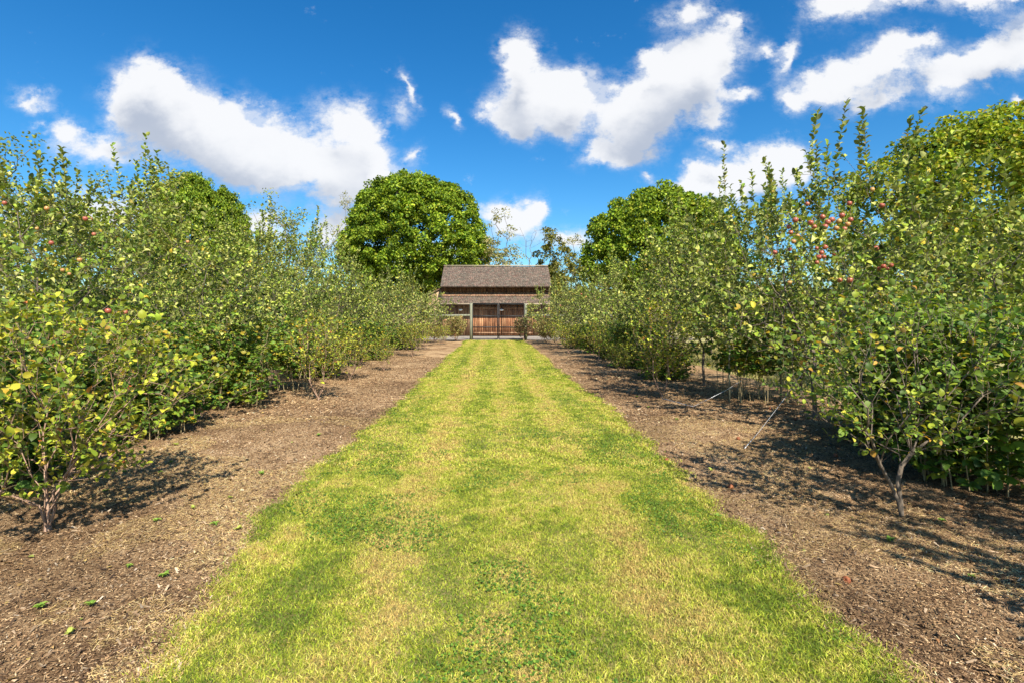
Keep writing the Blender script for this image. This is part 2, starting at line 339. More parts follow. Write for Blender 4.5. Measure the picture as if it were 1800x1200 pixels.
def shoots(rng, P, D, Ls, nper, leafgap, mb, r=.003, curve=.25):
    """leafy shoots: returns leaf positions, directions, shoot index"""
    LP = []; LD = []; LI = []
    for i in range(len(P)):
        d = D[i]/np.linalg.norm(D[i]); L_ = Ls[i]; side = nrm(rng.randn(3)); nn = max(2, int(L_/leafgap))
        k = np.linspace(0, 1, 4); path = P[i]+np.outer(k*L_, d)+np.outer(k*k*L_*curve, side*.6+np.array([0, 0, .5]))
        if mb is not None: mb.tube(path, np.linspace(r, r*.5, 4), 3, cap=False)
        t = (np.arange(nn)+rng.rand(nn)*.5)/nn; t = np.clip(.08+t*.95, 0, 1)
        pos = P[i]+np.outer(t*L_, d)+np.outer(t*t*L_*curve, side*.6+np.array([0, 0, .5]))
        a = np.arange(nn)*2.4+rng.rand()*6; ref = np.cross(d, [0.3, .2, 1]); ref /= np.linalg.norm(ref)+1e-9; ref2 = np.cross(d, ref)
        rad = np.cos(a)[:, None]*ref+np.sin(a)[:, None]*ref2
        LP.append(pos); LD.append(d*(.45+.4*t[:, None]**3)+rad*.8); LI.append(np.full(nn, i))
    return np.concatenate(LP), np.concatenate(LD), np.concatenate(LI)
def blob(rng, n, c, r, p=.42, zmin=None, lump=.0, seed=0):
    d = nrm(rng.randn(n, 3)); rr = rng.rand(n)**p; k = 1+lump*(np.sin(d[:, 0]*5+seed)*np.sin(d[:, 1]*4+seed*2+d[:, 2]*3))
    P = np.array(c)+d*np.array(r)*(rr*k)[:, None]
    if zmin is not None: P[:, 2] = np.maximum(P[:, 2], zmin+rng.rand(n)*.3)
    return P
APPLE_C = [(.12, .19, .02), (.22, .285, .032), (.35, .38, .06), (.48, .47, .14), (.48, .34, .04), (.045, .08, .012)]
APPLE_W = [4, 4.2, 3, 1.8, .4, 2.8]
def make_apple(seed, top=4.3, rx=1.75, rz=None, ntip=330, gap=.022, sprouts=24, lean=(0, 0), apples=0, cols=APPLE_C, w=APPLE_W, det=LEAF_S, z0=.75, sproutL=.9, ncl=44, shr=.8):
    """returns (wood mesh, crown mesh, apple points)"""
    rng = np.random.RandomState(seed); t = Tree(rng)
    lx, ly = lean; t.chain([(0, 0, -.05), (.01, 0, .25), (.03+lx*.1, .02, .55), (lx*.3, ly*.3, .95)])
    zc = (top-.35+z0)/2; rz = (top-.35-z0)/2
    tg = np.concatenate([blob(rng, int(ntip*.72), (lx, ly, zc), (rx, rx, rz), .4, z0, .22, seed), blob(rng, int(ntip*.28), (lx, ly, zc-rz*.25), (rx*1.05, rx*1.05, rz*.7), .5, z0, .1, seed)])
    nk = int(len(tg)*shr); cc_ = blob(rng, ncl, (lx, ly, zc), (rx*.97, rx*.97, rz*.95), .25, z0, .15, seed); tg[:nk] = cc_[rng.randint(0, ncl, nk)]+rng.randn(nk, 3)*.18
    tips = t.reach(tg, .4, .22, .035, .05, .5); R_ = t.radii(.0028, .085)
    mb = MB(); t.wood(mb); P = np.array(t.P)
    idx = np.where((R_ < .009) & (P[:, 2] > z0-.1))[0]; idx = rng.choice(idx, min(len(idx), int(ntip*12.5)), False)
    c = np.array([lx, ly, zc-.5]); out = nrm(P[idx]-c)
    D = out*.8+np.array([0, 0, .32])+rng.randn(len(idx), 3)*.5; Ls = .09+.18*rng.rand(len(idx))
    hi = np.where((P[:, 2] > zc+rz*.35) & (R_ < .012))[0]; hi = rng.choice(hi, min(len(hi), sprouts), False)
    D2 = nrm(P[hi]-c)*.35+np.array([0, 0, 1.1])+rng.randn(len(hi), 3)*.16; L2 = sproutL*(.45+.55*rng.rand(len(hi)))
    LP, LD, LI = shoots(rng, np.concatenate([P[idx], P[hi]]), np.concatenate([D, D2]), np.concatenate([Ls, L2]), 0, gap, mb, .0032)
    n = len(LP); U = np.array([0, 0, .9])+rng.randn(n, 3)*.7+nrm(LP-c)*.3
    LD = LD+np.array([0, 0, .12]); sc_ = .076*(1+.28*rng.randn(n)); sc_ = np.clip(sc_, .035, .105)
    C = palette(rng, n, cols, w)*(1+.22*rng.randn(LI.max()+1))[LI][:, None]; C = np.clip(C, .01, .6)
    V, lo, sz, CC = leaves(LP, LD, U, sc_, C, det, 1.1)
    ap = P[rng.choice(np.where((R_ < .012) & (P[:, 2] > z0+.6))[0], apples)] if apples else np.zeros((0, 3))
    return mb.mesh('trunk', M_bark, True), mesh('crown', V, lo, sz, M_apple_leaf, CC), ap

BB_C = [(.20, .27, .025), (.34, .37, .033), (.46, .41, .04), (.08, .135, .02), (.46, .28, .035), (.38, .12, .03)]
def make_shrub(seed, h=1.4, r=.95, base=None, ntip=110, leaf=.045, gap=.02, cols=BB_C, w=(4, 4, 2.4, 3, .5, .12), stems=5, det=LEAF_OV, z0=.35, bark=None, rmax=.03, lean=(0, 0), r0=.0017, pexp=.5, shl=(.1, .16)):
    rng = np.random.RandomState(seed); t = Tree(rng)
    if base is None:
        root = t.chain([(0, 0, -.04), (0, 0, .05)])
        for k in range(stems):
            a = k*2*math.pi/stems+rng.rand(); q = .06+.05*rng.rand()
            t.chain([(q*math.cos(a), q*math.sin(a), .16), (q*1.8*math.cos(a)+.02*rng.randn(), q*1.8*math.sin(a), z0*.8), (r*.3*math.cos(a), r*.3*math.sin(a), z0+.15*h)], root)
    else:
        ids = {}
        for nm, pts, par in base: ids[nm] = t.chain(pts, -1 if par is None else ids[par])
    zc = (z0+h)/2; rz = (h-z0)/2; lx, ly = lean
    u = rng.rand(ntip); ang = rng.rand(ntip)*2*math.pi; z = z0+(h-z0)*rng.rand(ntip)**.85; prof = np.clip(.35+1.1*(z-z0)/(h-z0)*1.2, 0, 1)*np.sqrt(np.clip(1.15-((z-z0)/(h-z0))**3, .05, 1))
    rr = r*prof*rng.rand(ntip)**pexp; tg = np.stack([lx*z/h+rr*np.cos(ang), ly*z/h+rr*np.sin(ang), z], 1)
    t.reach(tg, .55, .12, .018, .03, .1); R_ = t.radii(r0, rmax, 1.95); mb = MB(); t.wood(mb); P = np.array(t.P)
    idx = np.where((R_ < .0075) & (P[:, 2] > z0*.7))[0]; idx = rng.choice(idx, min(len(idx), int(ntip*6)), False)
    D = nrm(P[idx]-np.array([lx*.5, ly*.5, zc-.5]))*.7+np.array([0, 0, .5])+rng.randn(len(idx), 3)*.5
    LP, LD, LI = shoots(rng, P[idx], D, shl[0]+shl[1]*rng.rand(len(idx)), 0, gap, mb, .0022)
    n = len(LP); U = np.array([0, 0, 1.1])+rng.randn(n, 3)*.5
    C = palette(rng, n, cols, w)*(1+.2*rng.randn(LI.max()+1))[LI][:, None]; C = np.clip(C, .01, .6)
    V, lo, sz, CC = leaves(LP, LD+np.array([0, 0, -.05]), U, np.clip(leaf*(1+.25*rng.randn(n)), leaf*.5, leaf*1.6), C, det)
    return mb.mesh('stems', bark or M_bark_red, True), mesh('crown', V, lo, sz, M_leaf, CC)

BR_C = [(.035, .08, .014), (.085, .17, .02), (.17, .27, .028), (.38, .36, .03), (.48, .31, .025)]
def make_bramble(seed, h=1.9, n=14, rx=.7, ry=.7, leaf=.075, w=(3, 4, 3, 1, .25), gap=.06, cane=None, low=.35, droop=.35, cols=BR_C, dens=1.0, tip=None):
    rng = np.random.RandomState(seed); mb = MB(); LP = []; LD = []
    for k in range(n):
        b = np.array([rng.uniform(-rx, rx)*.55, rng.uniform(-ry, ry)*.55, -.02]); a = rng.rand()*2*math.pi; hh = h*(.45+.6*rng.rand()); dr = droop*(.3+rng.rand())
        t = np.linspace(0, 1, 9); path = b+np.stack([np.cos(a)*dr*(t*.4+t**2.5), np.sin(a)*dr*(t*.4+t**2.5), hh*(t-.16*t**4)], 1)+rng.randn(9, 3)*.012*t[:, None]
        mb.tube(path, np.linspace(.0065, .0025, 9), 4, cap=False); m = int(hh*(1-low*.4)/gap*dens)
        for j in range(m):
            f = low/hh+(1-low/hh)*((j+rng.rand())/m); p = np.array([np.interp(f, t, path[:, q]) for q in range(3)])
            aa = j*2.4+rng.rand(); pd = nrm(np.array([math.cos(aa), math.sin(aa), .25+.3*rng.rand()])); pl = .05+.09*rng.rand()
            for sub in range(1 if rng.rand() < .55 else 3):
                q = p+pd*pl*(1+sub*1.1)+rng.randn(3)*.02*sub
                if sub == 0: mb.tube(np.array([p, p+pd*pl*.5+[0, 0, .01], q]), .0014, 3, cap=False)
                for da in (-1.05, 0, 1.05):
                    cs, sn = math.cos(da), math.sin(da); LP.append(q); LD.append([pd[0]*cs-pd[1]*sn, pd[0]*sn+pd[1]*cs, -.15+.25*rng.randn()])
    LP = np.array(LP); LD = np.array(LD); m = len(LP)
    C = np.clip(palette(rng, m, cols, w)*(1+.15*rng.randn(m, 1)), .01, .6); g = np.repeat(palette(rng, m//3+1, cols, w), 3, 0)[:m]; C = C*.35+g*.65
    V, lo, sz, CC = leaves(LP, LD, np.array([0, 0, 1])+rng.randn(m, 3)*.62+[.08,-.25,0], np.clip(leaf*(1+.25*rng.randn(m)), leaf*.5, leaf*1.6), C, LEAF_OV)
    return mb.mesh('stems', cane or M_cane, True), mesh('crown', V, lo, sz, M_leaf, CC)

def make_big(seed, top=18, r=8.5, zlow=2.5, clumps=560, per=75, leaf=.3, cr=.95, cols=((.07, .13, .02), (.12, .2, .03), (.17, .26, .035), (.22, .27, .04)), w=(2, 4, 3, 1), rxy=(1, 1), spread=1.0, sparse=False, trunk_r=.38, lump=.07, pexp=.22):
    """large shade tree seen from far: leaf clumps all over a lumpy crown, hung on real limbs"""
    rng = np.random.RandomState(seed); t = Tree(rng); t.chain([(0, 0, -.1), (.05, 0, .9), (.0, .05, zlow*.75), (0, 0, zlow+.6)])
    zc = (top+zlow)/2; rz = (top-zlow)/2; d = nrm(rng.randn(clumps, 3)); rr = rng.rand(clumps)**pexp
    # egg-shaped: widest below the middle
    k = 1+lump*(np.sin(d[:, 0]*6+seed)+np.sin(d[:, 1]*7+seed*2)+np.sin(d[:, 2]*8+seed))
    Cn = np.stack([d[:, 0]*r*rxy[0]*rr*k, d[:, 1]*r*rxy[1]*rr*k, d[:, 2]*rz*rr*k], 1); Cn[:, :2] *= (1-.16*np.clip(Cn[:, 2:]/rz, -1, 1)); Cn[:, 2] += zc-.4
    Cn[:, 2] = np.maximum(Cn[:, 2], zlow+rng.rand(clumps)*.8)
    sub = Cn[rng.choice(clumps, min(clumps, 230), False)]; t.reach(nrm(sub-[0, 0, zc])*np.linalg.norm(sub-[0, 0, zc], axis=1, keepdims=True)*.93+[0, 0, zc], .35, .9, .15, .04, zlow*.7)
    t.radii(.02, trunk_r, 2.1); mb = MB(); t.wood(mb)
    n = clumps*per; ci = np.repeat(np.arange(clumps), per); out = nrm(Cn-np.array([0, 0, zc-2]))[ci]
    dd = nrm(rng.randn(n, 3)+out*.55+np.array([0, 0, .45])); s_ = cr*(.6+.8*rng.rand(clumps))[ci]
    P = Cn[ci]+dd*(s_*rng.rand(n)**.4)[:, None]*np.array([1, 1, .72])
    LD = dd*.6+rng.randn(n, 3)*.5+np.array([0, 0, -.35]); U = dd*.8+np.array([0, 0, .6])+rng.randn(n, 3)*.35
    C = palette(rng, n, cols, w, .15)*(1+.16*rng.randn(clumps))[ci][:, None]
    V, lo, sz, CC = leaves(P, LD, U, leaf*(.7+.6*rng.rand(n)), np.clip(C, .01, .6), LEAF_M)
    return mb.mesh('trunk', M_bark, True), mesh('crown', V, lo, sz, M_maple, CC)

rngG = np.random.RandomState(77)
def plant(name, meshes, x, y, label, cat, group=None, rz=0, s=1, wood='trunk', z=None, scale=None):
    o = empty(name, (x, y, float(gz(x, y)) if z is None else z), label, cat, group, R(rz)); o.scale = scale or (s, s, s)
    link(wood, meshes[0], o); link('crown', meshes[1], o); return o

# ------------------------------------------------------------------ apples
def apple_mesh(name, mat, r=.036):
    prof = [(0, .62), (.3, .78), (.62, .86), (.9, .62), (1, .15), (.93, -.3), (.68, -.7), (.35, -.85), (0, -.72)]; V = []; k = 10; F = []
    for i_, (a, b) in enumerate(prof):
        for j in range(k): V.append((r*a*math.cos(j*2*math.pi/k), r*a*math.sin(j*2*math.pi/k), r*b))
    for i_ in range(len(prof)-1):
        for j in range(k): F.append((i_*k+j, (i_+1)*k+j, (i_+1)*k+(j+1) % k, i_*k+(j+1) % k))
    mb = MB(); mb.add(V, F); mb.tube([(0, 0, r*.6), (r*.1, 0, r*1.2)], r*.05, 4, (.2, .12, .06)); return mb.mesh(name, mat, True)
AM = [apple_mesh('apple', M_apple, .04), apple_mesh('apple', M_apple_y, .038)]
def hang(tree, pts, rng, ylw=.25):
    for p in pts:
        o = link('apple', AM[int(rng.rand() < ylw)], tree); o.location = (p[0], p[1], p[2]-.05); o.rotation_euler = (rng.randn()*.3, rng.randn()*.3, rng.rand()*6)
        k = .55+.38*rng.rand(); o.scale = (k, k, k)
def world_pts(tree, pts):  # world-placed fruit -> tree space
    M = Matrix.LocRotScale(tree.location, tree.rotation_euler, tree.scale).inverted(); return [M @ Vector(p) for p in pts]
def at(px, py, Y): return ((px-869)/900*Y, Y, HC-(py-555)/900*Y)
A1 = make_apple(11, 4.3, 2.05, ntip=880, ncl=54, shr=.8, det=LEAF_D, sprouts=20)
A2 = make_apple(12, 4.7, 2.0, ntip=740, ncl=60, det=LEAF_D, sprouts=40, sproutL=1.15)
A3 = make_apple(13, 4.1, 1.85, ntip=640, sprouts=16)
A4 = make_apple(14, 3.5, 1.65, ntip=540, sprouts=9, cols=[(.14, .19, .03), (.24, .28, .05), (.36, .37, .10), (.40, .31, .05), (.06, .09, .016)], w=[3, 3, 2, .8, 2.2])
A5 = make_apple(15, 4.05, 2.05, ntip=820, ncl=70, shr=.6, det=LEAF_D, sprouts=44, z0=.8, sproutL=.95)
rg = np.random.RandomState(5)
LA = [  # left row
 (A1, -6.0, 6.3, 10, .84, 'large apple tree at the left picture edge with a few orange-red apples', [(8, 350), (82, 360), (110, 468), (122, 475), (190, 620-80), (65, 395), (150, 378), (165, 405), (140, 450), (220, 542), (90, 420)], 5.3),
 (A3, -5.7, 9.2, 80, .96, 'apple tree rising behind the leftmost yellow shrub, leafy upright shoots against the white cloud', [(160, 380), (140, 372), (330, 420)], 8.0),
 (A2, -5.7, 12.4, 200, .84, 'apple tree with two tall thin shoots sticking up left of the pale hazy treetops', [(380, 425)], 11.2),
 (A3, -5.4, 15.6, 300, .95, 'apple tree in the middle of the left row with a dense silvery crown', [], 1),
 (A1, -5.2, 19.0, 130, .86, 'apple tree of the left row standing in front of the big round maple', [], 1),
 (A4, -4.7, 22.6, 30, 1.08, 'lower apple tree on the left, just beyond the middle of its row', [], 1),
 (A4, -4.5, 26.0, 170, 1.05, 'pale leaved apple tree second from the fence in the left row', [], 1),
 (A4, -4.2, 29.8, 260, .98, 'small round apple tree next to the barn end of the left row', [], 1)]
RA = [
 (A3, 5.9, 5.3, 200, .84, 'apple tree at the right picture edge behind the big dark raspberry leaves', [], 1),
 (A5, 4.95, 7.9, 150, 1.02, 'tallest apple tree on the right, loaded with red apples, long leafy shoots', None, 6.6),
 (A3, 6.1, 10.2, 330, .93, 'dense apple tree standing right behind the one loaded with red apples', [(1345, 455), (1360, 440)], 9.2),
 (A2, 4.75, 11.6, 160, .87, 'tall apple tree on the right with many upright shoots and a thick mossy trunk', [(1240, 490)], 10.4),
 (A1, 5.0, 15.2, 250, .93, 'broad apple tree of the right row in front of the green maple', [], 1),
 (A3, 4.8, 19.0, 15, .85, 'apple tree of the right row above the small shrub with pale bare stems', [(1022, 515), (1030, 520)], 17.8),
 (A4, 4.5, 22.8, 100, 1.08, 'lower pale leaved apple tree halfway along the far part of the right row', [(985, 535), (1005, 542)], 21.6),
 (A4, 3.9, 26.8, 300, 1.04, 'apple tree with a few pink fruits, second from the gate on the right', [(965, 540), (957, 556), (975, 528)], 25.3),
 (A4, 3.6, 30.6, 210, .98, 'small apple tree closest to the gate on the right, partly hiding the barn', [], 1)]
RED = [(1398, 380), (1390, 402), (1402, 408), (1446, 375), (1425, 385), (1432, 392), (1436, 430), (1444, 438), (1450, 428), (1440, 446), (1448, 445), (1475, 382), (1484, 396), (1490, 388), (1495, 380), (1470, 395), (1533, 327), (1540, 430), (1545, 466), (1553, 462), (1560, 466), (1566, 460), (1476, 486), (1520, 495), (1388, 432), (1362, 437), (1388, 490), (1430, 398), (1494, 566-80), (1419, 352), (1550, 355), (1493, 351), (1395, 418), (1387, 392), (1450, 392), (1462, 380), (1480, 372), (1455, 384), (1436, 455), (1467, 440)]
for grp, rows in (('apple trees of the left row', LA), ('apple trees of the right row', RA)):
    for (m, x, y, rz, s, lab, aps, Yf) in rows:
        o = plant('apple_tree', m, x, y, lab, 'apple tree', grp, rz, s)
        ps = RED if aps is None else aps
        pts = []
        for (px, py) in ps:
            pts.append(at(px, py, Yf+rg.uniform(-.25, .25)))
        if pts: hang(o, world_pts(o, pts), rg, .2 if aps is None else .45)

for k, y in enumerate((7.5, 11, 14.5, 18, 21.5, 25, 28.5)):
    plant('apple_tree', (A3, A1, A4)[k % 3], -9.3+.2*(k % 2), y, 'apple tree of the second row, glimpsed through gaps of the left front row', 'apple tree', 'apple trees of the hidden second row on the left', 50*k+20, .95)
for k, y in enumerate((9.6, 13.2, 17, 21, 25, 29)):
    plant('apple_tree', (A1, A3, A4)[k % 3], 8.7+.2*(k % 2), y, 'apple tree of the second row, glimpsed through gaps of the right front row', 'apple tree', 'apple trees of the hidden second row on the right', 70*k+20, .9)

plant('apple_tree', A3, 5.3, 1.3, 'apple tree just outside the lower right corner that throws its shade across the mulch', 'apple tree', 'apple trees of the right row', 20, .9)
# ------------------------------------------------------------------ blueberry shrubs in front
S1 = make_shrub(21, 1.5, 1.05, ntip=430, leaf=.043, gap=.018, stems=6, rmax=.034, base=[
    ('a', [(0, 0, -.12), (-.01, 0, .0)], None),
    ('b', [(-.05, .02, .16), (-.03, .0, .28), (-.10, -.03, .40), (-.22, 0, .62)], 'a'), ('c', [(.04, 0, .15), (.01, .02, .27), (.08, .02, .36), (.24, .03, .60), (.34, .05, .74)], 'a'),
    ('d', [(.03, -.04, .14), (.06, .05, .30), (.10, .1, .55), (.12, .12, .8)], 'a'), ('e', [(-.06, .05, .17), (-.16, .15, .38), (-.3, .25, .7)], 'a'), ('f', [(-.02, -.06, .2), (-.22, -.15, .34), (-.45, -.25, .42)], 'a')])
S2 = make_shrub(22, 1.55, .95, ntip=300, leaf=.040, gap=.021, cols=[(.08, .14, .022), (.16, .24, .028), (.29, .35, .035), (.42, .39, .045), (.44, .24, .04)], w=(4, 4, 2, .8, .3), bark=M_bark, rmax=.036, z0=.5, base=[
    ('a', [(0, 0, -.04), (.0, .01, .1), (-.015, .02, .24), (.02, .03, .36), (.09, .02, .46)], None), ('a0', [(-.0, .0, -.03), (-.03, .0, .12), (-.10, -.01, .26)], None), ('b', [(.2, .0, .56), (.34, -.05, .66), (.5, -.1, .9)], 'a'),
    ('c', [(.06, .06, .6), (-.02, .1, .8)], 'a'), ('d', [(-.2, -.05, .4), (-.3, -.1, .6)], 'a0'), ('e', [(.12, .12, .62), (.16, .25, .85)], 'a')])
S3 = make_shrub(23, 1.5, .6, ntip=200, leaf=.046, gap=.026, stems=4, rmax=.022, z0=.45)
S4 = make_shrub(24, 1.25, .68, ntip=210, leaf=.046, gap=.024, stems=5, rmax=.022)
S5 = make_shrub(25, 1.2, .66, ntip=360, leaf=.068, gap=.028, stems=5, cols=[(.34, .30, .10), (.42, .34, .14), (.28, .28, .08), (.42, .20, .10)], w=(3, 3, 3, 1.2), rmax=.02, z0=.25)
S6 = make_shrub(26, 1.2, .6, ntip=300, leaf=.075, gap=.032, stems=5, cols=[(.10, .09, .04), (.20, .12, .07), (.16, .18, .05), (.30, .18, .12)], w=(3, 3, 3, 1), rmax=.02, z0=.25)
BG = 'blueberry shrubs along the lawn'
for (m, x, y, rz, s, lab) in [
    (S1, -3.27, 3.76, 0, 1.02, 'yellow-green shrub with gnarled reddish stems in the left foreground'),
    (S3, -3.3, 9.6, 40, 1.0, 'slim shrub with a thin peeling stem in front of the raspberry leaves, left side'),
    (S4, -3.5, 12.4, 10, .85, 'small leafy shrub before the thick trunk of an apple tree, left side'),
    (S3, -3.15, 14.6, 100, .62, 'knee-high sprouting shrub low beside the mulch, left side'),
    (S4, -3.2, 20.0, 150, .92, 'vase-shaped yellow-green shrub on short bare stems, far left bed'),
    (S3, -3.3, 24.5, 200, .8, 'thin shrub deep in the left bed beyond the vase-shaped one'),
    (S4, -2.9, 28.3, 290, .75, 'low shrub near the fence in the left bed'),
    (S5, -2.42, 32.0, 0, 1.12, 'straw and pink coloured shrub in front of the left gate post'),
    (S5, -3.6, 31.2, 80, .85, 'faded yellowish shrub beside the fence rail left of the gate'),
    (S2, 3.23, 4.06, 0, 1.08, 'open green shrub with one crooked grey trunk in the right foreground'),
    (S3, 3.24, 9.9, 10, 1.15, 'yellow tinged shrub on thin dark stems in the middle of the right bed'),
    (S4, 3.3, 13.4, 60, .6, 'small shrub in the shade between two taller ones, right side'),
    (S3, 3.45, 17.0, 240, .9, 'shrub with pale bare stems and green top, far right bed'),
    (S4, 3.15, 21.5, 90, .9, 'rounded shrub on a short pale stem, far right bed'),
    (S4, 3.2, 26.0, 10, .95, 'yellow-green shrub under the last apple trees on the right'),
    (S5, 3.0, 29.6, 160, 1.05, 'broad olive yellow shrub a few steps right of the gate'),
    (S4, 3.0, 32.0, 210, .95, 'bushy yellow-green shrub touching the right gate post'),
    (S6, 1.9, 33.2, 30, 1.1, 'dark reddish shrub growing around the right gate post'),
    (S4, 3.75, 1.35, 0, 1.15, 'shrub just outside the right edge of the picture casting its shade on the mulch'),
    ]:
    plant('blueberry_shrub', m, x, y, lab, 'shrub', BG, rz, s, wood='stems')

# ------------------------------------------------------------------ raspberry brambles between
B1 = make_bramble(31, 2.0, 42, 1.2, 1.1, .078, dens=1.35, low=.08)
B2 = make_bramble(32, 1.65, 52, 1.15, 1.15, .066, dens=1.25, low=.06, w=(3, 4, 3, 1.6, .7))
B3 = make_bramble(33, 1.6, 34, .95, .95, .068, w=(3, 3, 2, 1.3, .7), low=.42, cane=M_cane)
B4 = make_bramble(34, 1.2, 7, .5, .5, .075, droop=1.1, low=.2, w=(4, 4, 2, .2, 0), cane=M_bark_red)
BRG = 'raspberry canes under the apple trees'
for (m, x, y, rz, s, lab) in [
    (B1, -4.75, 4.5, 0, .9, 'tall dark raspberry clump cut by the left edge of the picture'),
    (B2, -4.9, 6.7, 50, 1.0, 'green raspberry clump behind the yellow-green foreground shrub'),
    (B4, -4.3, 7.7, 100, .75, 'arching raspberry canes with pink stems drooping over the mulch'),
    (B2, -4.8, 9.0, 120, 1.0, 'raspberry clump with bright green leaves left of the slim shrub'),
    (B3, -4.5, 10.9, 10, 1.12, 'raspberry clump with yellow and orange leaves beside the slim shrub'),
    (B2, -4.7, 13.1, 200, .95, 'raspberry clump around the thick apple trunk, left row'),
    (B3, -4.7, 15.6, 200, 1.0, 'shaded raspberry clump in the middle of the left row'),
    (B2, -4.5, 18.2, 300, .9, 'raspberry clump behind the vase-shaped shrub, left row'),
    (B3, -4.6, 21.0, 240, .9, 'raspberry clump low in the far left row'),
    (B2, -4.4, 24.3, 20, .8, 'dark raspberry clump near the end of the left row'),
    (B3, -4.4, 28.0, 20, .8, 'last raspberry clump of the left row before the fence'),
    (B1, 4.75, 4.75, 30, .95, 'large leaved dark raspberry clump at the right edge of the picture'),
    (B2, 5.15, 6.3, 220, 1.0, 'raspberry clump behind the crooked foreground shrub'),
    (B3, 5.0, 9.7, 0, 1.15, 'raspberry clump with many bare upright canes beside the thin stakes'),
    (B2, 4.3, 12.9, 80, .75, 'low raspberry clump by the mossy apple trunk, right row'),
    (B1, 4.35, 15.6, 150, .8, 'dark green raspberry clump in the middle of the right row'),
    (B2, 4.4, 18.6, 260, .95, 'raspberry clump behind the shrub with pale stems'),
    (B1, 4.2, 21.6, 300, .75, 'deep shaded raspberry clump in the far right row'),
    (B2, 4.1, 25.0, 40, .8, 'raspberry clump between the far apple trees, right row'),
    (B3, 4.2, 28.5, 40, .8, 'last raspberry clump of the right row before the fence'),
    ]:
    plant('raspberry_bush', m, x, y, lab, 'raspberry bush', BRG, rz, s, wood='stems')

# ------------------------------------------------------------------ background trees
YG = ((.07, .13, .012), (.15, .23, .018), (.26, .33, .025), (.34, .35, .035))
MA1 = make_big(41, 18.6, 8.6, 3.2, 1300, 100, .21, .72, YG, (2, 4, 3, .6), lump=.03, pexp=.17)
MA2 = make_big(42, 15.6, 8.8, 3.0, 1100, 90, .22, .72, YG, (2, 4, 3, 1), lump=.035, pexp=.18)
plant('maple_tree', MA1, -9.4, 60, 'big round bright green maple rising left of the barn roof', 'maple tree', 'maple trees around the orchard', 0, scale=(.97, .97, 1), z=0)
plant('maple_tree', MA2, 18.2, 56, 'large maple behind the apple trees on the right', 'maple tree', 'maple trees around the orchard', 60, scale=(.9, .9, 1.02), z=0)
plant('maple_tree', MA1, -29, 50, 'dark green maple top showing above the left apple trees', 'maple tree', 'maple trees around the orchard', 120, scale=(.57, .57, .83), z=0)
MA3 = make_big(43, 18, 8.5, 3, 600, 90, .24, 1.1, ((.10, .16, .018), (.2, .26, .025), (.30, .32, .03), (.34, .27, .035)), (2, 3, 3, 1), lump=.12)
plant('maple_tree', MA3, 38.5, 40, 'yellowing olive maple at the upper right edge of the picture', 'maple tree', 'maple trees around the orchard', 0, .98, z=0)
# looser trees
LO = make_big(44, 13, 5.2, 3, 260, 34, .17, .95, ((.16, .2, .04), (.24, .27, .06), (.34, .32, .08)), (2, 3, 2), trunk_r=.2, lump=.2, pexp=.35)
LT = make_big(45, 13.5, 3.1, 4, 110, 30, .16, .6, ((.3, .27, .10), (.36, .34, .16), (.44, .34, .16), (.2, .24, .06)), (3, 3, 2, 2), trunk_r=.16, lump=.2, pexp=.45)
CE = make_big(46, 11.0, 2.6, 1.2, 200, 60, .18, .55, ((.09, .10, .02), (.15, .15, .03), (.22, .19, .04)), (2, 3, 2), trunk_r=.2, lump=.25, pexp=.35)
plant('locust_tree', LO, -29.5, 31, 'airy yellow-green tree at the upper left corner behind the apple leaves', 'tree', None, 0, .88, z=0)
plant('locust_tree', LO, -23, 33, 'second airy tree just right of the upper left one, thin twigs against the cloud', 'tree', None, 80, .84, z=0)
plant('birch_tree', LT, -18.0, 62, 'thin wispy tree sticking up just left of the big round maple', 'tree', None, 0, 1.12, scale=(.55, .55, 1.12), z=0)
plant('birch_tree', LT, .5, 58, 'sparse pale tree with orange and cream leaves behind the barn ridge', 'tree', None, 30, .93, z=0)
plant('cedar_tree', CE, 5.9, 52, 'olive brown bushy tree behind the right end of the barn roof', 'tree', None, 0, .90, z=0)
plant('birch_tree', LT, 9.3, 60, 'faded yellow treetop between the olive tree and the right maple', 'tree', None, 130, .8, scale=(.8, .8, .76), z=0)
LTg = (LT[0], LO[1])
plant('locust_tree', LO, -16.5, 40, 'pale loose tree showing over the middle of the left apple row', 'tree', None, 200, .78, z=0)
# bare thin tree behind the barn
rngB = np.random.RandomState(9); tb = Tree(rngB); tb.chain([(0, 0, 0), (0, 0, 2), (.1, 0, 4)])
tb.reach(np.stack([rngB.randn(70)*.9, rngB.randn(70)*.9, 6+5.3*rngB.rand(70)], 1), .3, .6, .06, -.02, 1.5); tb.radii(.012, .13); mb = MB(); tb.wood(mb)
o = empty('bare_tree', (4.2, 55, 0), 'leafless grey tree with thin twigs behind the right end of the barn ridge', 'tree'); mb.build('trunk', M_bark, o, True)
# far wood closing the horizon
rngF = np.random.RandomState(12); nF = 60000
xf = rngF.uniform(-190, 190, nF); yf = 115+20*rngF.rand(nF)+.001*xf**2; hf_ = 5+4*fbm(xf, xf*0, .06, 4)+1.5*fbm(xf, xf*0, .3, 6)
zf = hf_*rngF.rand(nF)**.6; dF = nrm(rngF.randn(nF, 3)+[0, -.5, .5])
V, lo, sz, CC = leaves(np.stack([xf, yf, zf], 1), rngF.randn(nF, 3), dF, .9*(.6+.8*rngF.rand(nF)), palette(rngF, nF, [(.07, .11, .03), (.11, .16, .04), (.17, .19, .06), (.24, .19, .07)], [3, 4, 2, 1]), LEAF_M)
o = link('distant_woods', mesh('distant_woods', V, lo, sz, M_maple, CC)); tag(o, 'far line of woods along the horizon', 'woods', kind='stuff')

